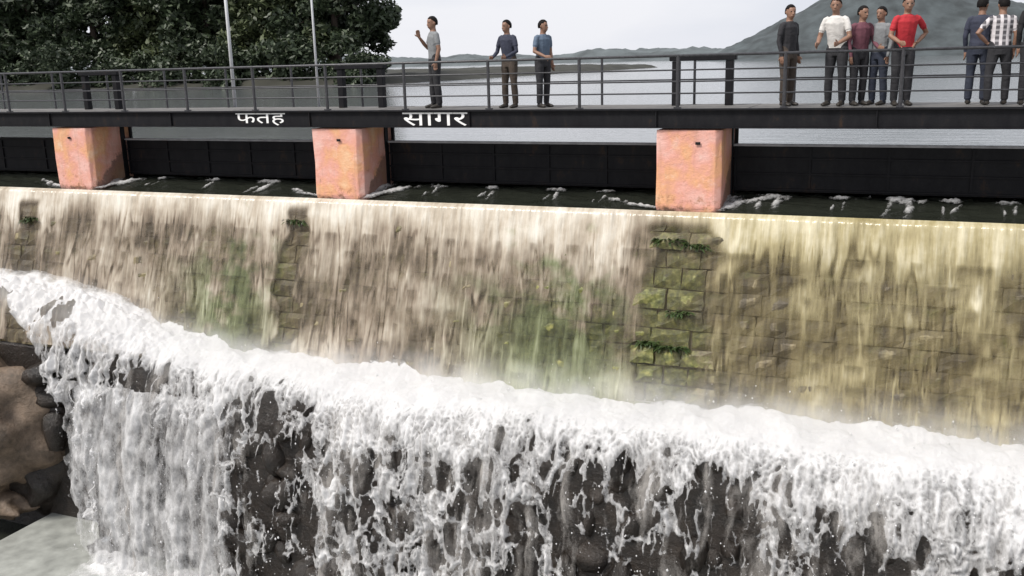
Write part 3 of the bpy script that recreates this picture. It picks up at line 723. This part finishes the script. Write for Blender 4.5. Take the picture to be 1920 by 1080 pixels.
def tree_meshes(seed, H, mat):
    r = random.Random(seed); m = MB(); clumps = []
    m.tube([(0, 0, -1.5), (.1, 0, H*.25), (-.1, .1, H*.55), (.1, 0, H*.9)], [.42, .34, .22, .05], 9)
    for k in range(11):
        z0 = H*r.uniform(.14, .7); a = r.uniform(0, 2*pi); L_ = H*r.uniform(.18, .34)*(1.1-z0/H*.5)
        e = Vector((cos(a)*L_, sin(a)*L_, z0+L_*r.uniform(.0, .5))); mid = Vector((cos(a)*L_*.5, sin(a)*L_*.5, z0+L_*.25))
        m.tube([(0, 0, z0), mid, e], [.14, .09, .03], 6)
        for _ in range(5):
            q = e.lerp(Vector((0, 0, z0+.5)), r.uniform(-.15, .7)); clumps.append((q.x+r.uniform(-1, 1), q.y+r.uniform(-1, 1), q.z+r.uniform(-.6, 1.2), r.uniform(.9, 1.9)))
    for _ in range(26): clumps.append((r.uniform(-2.8, 2.8), r.uniform(-2.8, 2.8), H*r.uniform(.22, .98), r.uniform(1.1, 2.1)))
    return m.mesh('trunk', M['bark'], True), leaf_cloud('crown', clumps, 230, .36, seed, mat)
TM = [tree_meshes(1, 17, M['leaf']), tree_meshes(2, 20, M['leaf']), tree_meshes(3, 15, M['leaf2'])]
trees = [(-60.5, 76, 1, 1.0, 'dark tree at the right end of the wood, sky beside it'), (-64.5, 81, 0, 1.05, 'dark tree second from the right end of the wood'), (-68, 75, 2, 1.05, 'olive green tree left of the right lamp post'),
         (-70, 79, 1, .95, 'tall dark tree behind the left lamp post'), (-78, 76, 0, 1.05, 'dark tree just left of the left lamp post'), (-86, 77, 2, 1.1, 'olive green tree in the middle of the left wood'),
         (-94, 74, 1, 1.0, 'dark broad tree above the far left pier'), (-102, 72, 0, 1.05, 'dark tree second from the left edge'), (-110, 71, 2, 1.0, 'olive tree at the left edge of the picture'),
         (-70, 91, 1, 1.1, 'tall tree in the back row behind the right lamp post'), (-77, 92, 0, 1.2, 'tall tree in the back row between the lamp posts'), (-83, 93, 1, 1.15, 'tall tree in the back row left of the lamp posts'), (-94, 92, 0, 1.25, 'tall tree in the back row above the far left pier'), (-105, 90, 1, 1.15, 'tall tree in the back row second from the left edge'), (-117, 86, 0, 1.25, 'tall tree in the back row at the left edge')]
for i, (x, y, k, sc, lb) in enumerate(trees):
    t = empty('tree', (x, y, 7.2), i*2.1, label=lb, cat='tree', group='trees on the left bank'); t.scale = (sc*1.15, sc*1.15, sc)
    link('trunk', TM[k][0], t); link('crown', TM[k][1], t)
SHm = [leaf_cloud('foliage', [(random.uniform(-3, 3), random.uniform(-1.2, 1.2), random.uniform(-.4, 4.2), random.uniform(.9, 1.5)) for _ in range(26)], 150, .27, 50+i, M['leaf']) for i in range(3)]
ORD = 'first second third fourth fifth sixth seventh eighth ninth tenth eleventh twelfth thirteenth'.split()
for i in range(13):
    x = -55-i*5.2
    o = link('shrub', SHm[i % 3], None, label=ORD[i]+' shrub from the right in the row along the wooded bank', cat='shrub', group='shrubs along the left bank')
    o.location = (x, 69.5+random.uniform(-.8, .8) + (x+70)*.10 + 2.0, 6.9); o.rotation_euler = (0, 0, random.uniform(0, 6)); o.scale = (1.25, 1, random.uniform(.85, 1.2))

# weeds rooted in the bare strip below the nearest pier and in the other strips
def tuft(seed):
    r = random.Random(seed); V = []; Fq = []
    for k in range(70):
        a = r.uniform(0, 2*pi); d = Vector((cos(a), -abs(sin(a))*.9-.1, r.uniform(-.2, .9))).normalized(); L_ = r.uniform(.06, .18); w = Vector((-d.y, d.x, .2)).normalized()*r.uniform(.008, .018)
        p0 = Vector((r.uniform(-.12, .12), 0, 0)); p1 = p0+d*L_*.5; p2 = p0+d*L_+Vector((0, 0, -.05)); b = len(V)
        V += [p0, p1+w, p2, p1-w]; Fq.append((b, b+1, b+2, b+3))
    me = bpy.data.meshes.new('weed'); me.from_pydata(V, [], Fq); me.materials.append(M['fern']); return me
TF = [tuft(i) for i in range(4)]
def face_pt(x, z, off=.04): return Vector((x, -(ZL-z)*BETA, z)) + NRM*off
for i, (x, z, sc, lb) in enumerate(((-4.05, 5.72, 1.5, 'dark weed tuft on the top ledge just under the nearest pier'), (-3.55, 5.66, 1.3, 'smaller weed on the top ledge right of the first tuft'), 
        (-3.75, 4.5, 1.3, 'weed in the middle of the second mossy ledge'), (-4.3, 3.95, 1.3, 'weed on the left of the third ledge'), (-3.85, 3.9, 1.5, 'large weed in the middle of the third ledge'),
        (-12.2, 5.75, 1.3, 'weed at the top of the middle bare strip'), (-20.0, 5.5, 1.6, 'weed in the bare strip at the far left'))):
    o = link('weed', TF[i % 4], None, label=lb, cat='weed', group='weeds on the spillway face'); o.location = face_pt(x, z, .07); o.scale = (sc*1.25, sc*1.1, sc*1.0)

# ------------------------------------------------------------------ people on the bridge
def cloth(name, c, check=None):
    m, t, b, o = newmat(name)
    tcn = t.nodes.new('ShaderNodeTexCoord').outputs['Object']
    n = noise(t, 14, 4, tcn); col = ramp(t, n, [(.3, tuple(q*.8 for q in c)), (.7, c)])
    if check:
        sx = t.nodes.new('ShaderNodeSeparateXYZ'); t.links.new(tcn, sx.inputs[0])
        a = mth(t, 'GREATER_THAN', mth(t, 'SINE', mth(t, 'MULTIPLY', sx.outputs[0], 62)), .15); d = mth(t, 'GREATER_THAN', mth(t, 'SINE', mth(t, 'MULTIPLY', sx.outputs[2], 75)), .3)
        col = mixc(t, mth(t, 'MULTIPLY', a, .75), col, check); col = mixc(t, mth(t, 'MULTIPLY', d, .45), col, (.5, .48, .5))
    t.links.new(col, b.inputs['Base Color']); b.inputs['Roughness'].default_value = .85; bump(t, b, noise(t, 5, 2, mapped(t, tcn, (1, 1, 1.6)), .5, 1.0), .45, .04); return m
SK = simple('skin', (.22, .12, .08), .55, .1, 8, bs=0); HAIR = simple('black hair', (.006, .005, .005), .7, .2, 30, bs=.3, spec=.15); SHOE = simple('shoe', (.03, .025, .02), .5, .2, 9, bs=0); EYE_ = simple('eye', (.02, .015, .012), .3, 0, 9, bs=0)
def ring_tube(bm, pts, rx, ry, n=12):
    rings = []; a = None
    for i, p in enumerate(pts):
        d = (pts[min(i+1, len(pts)-1)] - pts[max(i-1, 0)]).normalized()
        side = Vector((1, 0, 0)) - d*d.x
        if side.length < .2: side = Vector((0, 1, 0)) - d*d.y
        side.normalize(); b = d.cross(side)
        rings.append([bm.verts.new(p + side*cos(2*pi*k/n)*rx[i] + b*sin(2*pi*k/n)*ry[i]) for k in range(n)])
    for A, B in zip(rings, rings[1:]):
        for k in range(n): bm.faces.new((A[k], A[(k+1) % n], B[(k+1) % n], B[k]))
    bm.faces.new(rings[0][::-1]); bm.faces.new(rings[-1])
def person(label, x, y, rz, h, shirt, trousers, arms=('down', 'down'), lean=0.0, long_sleeve=False, turn=0.0, stance=.0):
    bm = bmesh.new(); seg = []           # seg: (p0,p1,r,tag) for colouring
    V3 = Vector
    def tube(pts, rx, ry, tg):
        pts = [V3(p) for p in pts]; ring_tube(bm, pts, rx, ry)
        for i in range(len(pts)-1): seg.append((pts[i], pts[i+1], (rx[i]+rx[i+1]+ry[i]+ry[i+1])/4, tg))
    ly = -lean
    # legs
    for s_ in (-1, 1):
        hx = .09*s_; fx = (.11+stance)*s_; fy = .05*s_*(1 if stance else .4)
        tube([(hx, .01, .93), (hx*1.05, .0, .78), (fx*.98, fy*.4-.01, .5), (fx, fy+.0, .3), (fx, fy+.015, .09)], [.09, .093, .066, .066, .056], [.10, .098, .068, .07, .06], 1)
        tube([(fx, fy+.06, .05), (fx, fy-.03, .05), (fx+.01*s_, fy-.12, .035), (fx+.015*s_, fy-.17, .028)], [.036, .042, .045, .03], [.04, .045, .032, .022], 3)
    # trunk
    tube([(0, .01, .86), (0, .01, .95), (0, ly*.3, 1.06), (0, ly*.6-.005, 1.2), (0, ly*.9, 1.33), (0, ly, 1.405), (0, ly+.005, 1.43)], [.15, .168, .155, .165, .178, .135, .062], [.10, .115, .105, .112, .112, .08, .058], 0)
    tube([(0, .01, .80), (0, .01, .92)], [.15, .165], [.11, .115], 1)
    # neck and head
    hd = V3((0, ly-.015, 1.585)); c_, s0 = cos(turn), sin(turn)
    def hp(a, b, c): return V3((hd.x + a*c_ - b*s0, hd.y + a*s0 + b*c_, hd.z + c))
    tube([(0, ly+.005, 1.42), (0, ly-.005, 1.50), tuple(hp(0, .01, -.06))], [.06, .054, .055], [.062, .056, .06], 2)
    tube([hp(0, -.035, -.115), hp(0, -.03, -.085), hp(0, -.012, -.03), hp(0, 0, .03), hp(0, .008, .08), hp(0, .01, .108)], [.03, .052, .07, .077, .062, .03], [.03, .06, .085, .096, .078, .038], 2)
    tube([hp(0, -.10, -.045), hp(0, -.094, -.02), hp(0, -.082, .012)], [.016, .012, .007], [.018, .014, .01], 2)          # nose
    tube([hp(-.024, -.083, -.072), hp(.024, -.083, -.072)], [.011, .011], [.011, .011], 4)                                   # lips
    for s_ in (-1, 1):
        tube([hp(.072*s_, .005, -.035), hp(.082*s_, .012, .0), hp(.076*s_, .012, .025)], [.012, .014, .012], [.014, .018, .014], 2)
        tube([hp(.022*s_, -.079, .006), hp(.038*s_, -.076, .006)], [.010, .010], [.010, .010], 5)
    # arms and hands
    for s_, pose in zip((-1, 1), arms):
        sh = V3((.178*s_, ly+.005, 1.375))
        if pose == 'down': el = V3((.222*s_, .03+ly*.6, 1.10)); wr = V3((.215*s_, -.04+ly*.6, .86)); hdv = V3((0, -.1, -1))
        elif pose == 'rail': el = V3((.25*s_, -.02+ly, 1.10)); wr = V3((.17*s_, -.25+ly, .995)); hdv = V3((-.1*s_, -1, -.15))
        elif pose == 'hip': el = V3((.36*s_, .06, 1.15)); wr = V3((.20*s_, -.03, 1.0)); hdv = V3((-.5*s_, -.3, -.4))
        elif pose == 'phone': el = V3((.23*s_, -.06, 1.13)); wr = V3((.10*s_, -.25, 1.33)); hdv = V3((-.2*s_, -.3, 1))
        else: el = V3((.24*s_, .08, 1.11)); wr = V3((.12*s_, .16, .93)); hdv = V3((-.8*s_, .1, -.4))     # behind the back
        hdv.normalize()
        tube([sh+V3((-.06*s_, 0, .012)), sh+V3((-.012*s_, 0, -.012)), sh.lerp(el, .3), sh.lerp(el, .62)], [.05, .054, .050, .051], [.052, .058, .054, .054], 0)
        tube([sh.lerp(el, .55), el, el.lerp(wr, .4), wr], [.044, .041, .039, .028], [.044, .042, .038, .026], 0 if long_sleeve else 2)
        sd2 = hdv.cross(V3((s_, 0, 0))); sd2 = sd2.normalized() if sd2.length > .2 else V3((0, -1, 0))       # across the palm
        tube([wr, wr+hdv*.04, wr+hdv*.085], [.024, .022, .020], [.030, .040, .040], 2)
        nm = hdv.cross(sd2).normalized()
        for k, fl in enumerate((.068, .078, .072, .056)):
            b0 = wr+hdv*.078+sd2*(.033-.022*k); b1 = b0+hdv*fl*.5-nm*.004*s_; b2 = b1+(hdv*.8+nm*.5*(-s_)).normalized()*fl*.5
            tube([b0, b1, b2], [.0115, .0108, .009], [.0115, .0108, .009], 2)
        b0 = wr+hdv*.03+sd2*.034; b1 = b0+(hdv*.6+sd2*.8).normalized()*.035; tube([b0, b1, b1+(hdv+sd2*.25).normalized()*.032], [.014, .012, .010], [.014, .012, .010], 2)
    bmesh.ops.recalc_face_normals(bm, faces=bm.faces[:])
    me = bpy.data.meshes.new('tmp'); bm.to_mesh(me); bm.free()
    to = bpy.data.objects.new('tmp', me); COL.objects.link(to)
    rm = to.modifiers.new('r', 'REMESH'); rm.mode = 'VOXEL'; rm.voxel_size = .0105
    sm = to.modifiers.new('s', 'SMOOTH'); sm.iterations = 2; sm.factor = .45
    bpy.context.view_layer.update(); dg = bpy.context.evaluated_depsgraph_get()
    bme = bpy.data.meshes.new_from_object(to.evaluated_get(dg)); bpy.data.objects.remove(to); bme.name = 'person'
    nP = len(bme.polygons); ce = np.zeros(nP*3); bme.polygons.foreach_get('center', ce); ce = ce.reshape(-1, 3)
    best = np.full(nP, 9.); tg = np.zeros(nP, np.int32)
    for p0, p1, r_, k in seg:
        a = np.array(p0); ab = np.array(p1)-a; u = np.clip(((ce-a)@ab)/(ab@ab), 0, 1); d = np.linalg.norm(ce-a-u[:, None]*ab, axis=1)-r_
        q = d < best; best[q] = d[q]; tg[q] = k
    tg[(tg == 2) & (ce[:, 2] < .99) & (np.abs(ce[:, 0]) < .1)] = 1
    tg[(tg == 0) & (ce[:, 2] < .9) & (np.abs(ce[:, 0]) < .2)] = 1
    tg[(ce[:, 2] > 1.432) & (np.abs(ce[:, 0]) < .066) & (tg == 0)] = 2
    lipm = simple('lips', (.16, .07, .06), .5, 0, 9, bs=0) if 'lips' not in bpy.data.materials else bpy.data.materials['lips']
    bme.materials.clear()
    for q in (shirt, trousers, SK, SHOE, lipm, EYE_): bme.materials.append(q)
    bme.polygons.foreach_set('material_index', tg); bme.polygons.foreach_set('use_smooth', np.ones(nP, bool)); bme.update()
    o = link('person', bme, None, label=label, cat='person', group='people on the footbridge')
    o.location = (x, y, DZ-.004); o.rotation_euler = (0, 0, rz); k = h/1.70; o.scale = (k, k, k)
    # hair: a cap over crown, back and sides
    hb = bmesh.new(); bmesh.ops.create_icosphere(hb, subdivisions=4, radius=1)
    rr = random.Random(label)
    kill = []
    for v in hb.verts:
        d = v.co.copy(); 
        fr = -d.y
        low = -.10 if fr < .15 else (.52 if fr > .55 else .28)
        if d.z < low - (.35 if fr < -.3 else 0): kill.append(v)
        w_ = 1+.03*sin(d.x*17+rr.random())*sin(d.z*19)+rr.uniform(-.015, .015)
        v.co = hp(d.x*.084*w_, .008+d.y*.104*w_, .012+d.z*.112*w_)
    bmesh.ops.delete(hb, geom=kill, context='VERTS')
    hm = bpy.data.meshes.new('hair'); hb.to_mesh(hm); hb.free(); hm.materials.append(HAIR); hm.polygons.foreach_set('use_smooth', np.ones(len(hm.polygons), bool))
    ho = link('hair', hm, o); so = ho.modifiers.new('t', 'SOLIDIFY'); so.thickness = .012; so.offset = 0
    return o
CL = dict(navy=cloth('navy shirt', (.03, .035, .06)), dk=cloth('charcoal cloth', (.02, .02, .024)), jean=cloth('dark denim', (.02, .026, .045)), red=cloth('red shirt', (.42, .02, .03)), mar=cloth('maroon shirt', (.14, .05, .07)),
          wht=cloth('off-white shirt', (.62, .60, .58)), chk=cloth('black and white checked shirt', (.09, .085, .095), (.68, .64, .66)), grey=cloth('grey shirt', (.20, .21, .22)), brown=cloth('brown trousers', (.06, .045, .035)), blue=cloth('slate blue shirt', (.10, .14, .20)), blk=cloth('black shirt', (.008, .008, .010)))
PI = pi
person('person in a black and white checked shirt standing with back to the camera', 1.13, .72, PI+.15, 1.70, CL['chk'], CL['dk'], ('down', 'hip'), 0, False, .2, .03)
person('person in a dark navy shirt standing left of the checked shirt', .84, .95, PI-.2, 1.72, CL['navy'], CL['jean'], ('down', 'down'), 0, True, -.3)
person('person in black clothes cut off by the right edge of the picture', 1.62, .66, PI, 1.80, CL['blk'], CL['dk'], ('down', 'down'), 0, True)
person('person in a red shirt leaning on the railing', -.32, .62, .35, 1.77, CL['red'], CL['dk'], ('rail', 'hip'), .08, False, -.15)
person('person in a grey shirt between the red and maroon shirts', -.70, .9, -.7, 1.64, CL['grey'], CL['jean'], ('rail', 'down'), .0, True, .2)
person('person in a maroon shirt right of the white shirt', -1.02, .8, .7, 1.66, CL['mar'], CL['dk'], ('down', 'rail'), .03, True, .1)
person('person in an off-white shirt with dark trousers near the hill foot', -1.38, .66, -.35, 1.80, CL['wht'], CL['dk'], ('rail', 'rail'), .10, False, .3)
person('person in a charcoal shirt standing alone left of the group', -2.2, .75, 1.0, 1.73, CL['dk'], CL['brown'], ('down', 'down'), 0, True, -.4)
person('person in a slate blue shirt, right of the pair at mid bridge', -6.85, .8, 1.1, 1.66, CL['blue'], CL['dk'], ('rail', 'down'), .02, False, .3)
person('person in a dark shirt holding the rail, left of the pair at mid bridge', -7.5, .66, -.3, 1.68, CL['navy'], CL['brown'], ('rail', 'rail'), .05, True, -.2)
person('tall person standing alone right of the middle pier', -9.2, .75, -.8, 1.82, CL['grey'], CL['dk'], ('phone', 'down'), 0, False, .2)
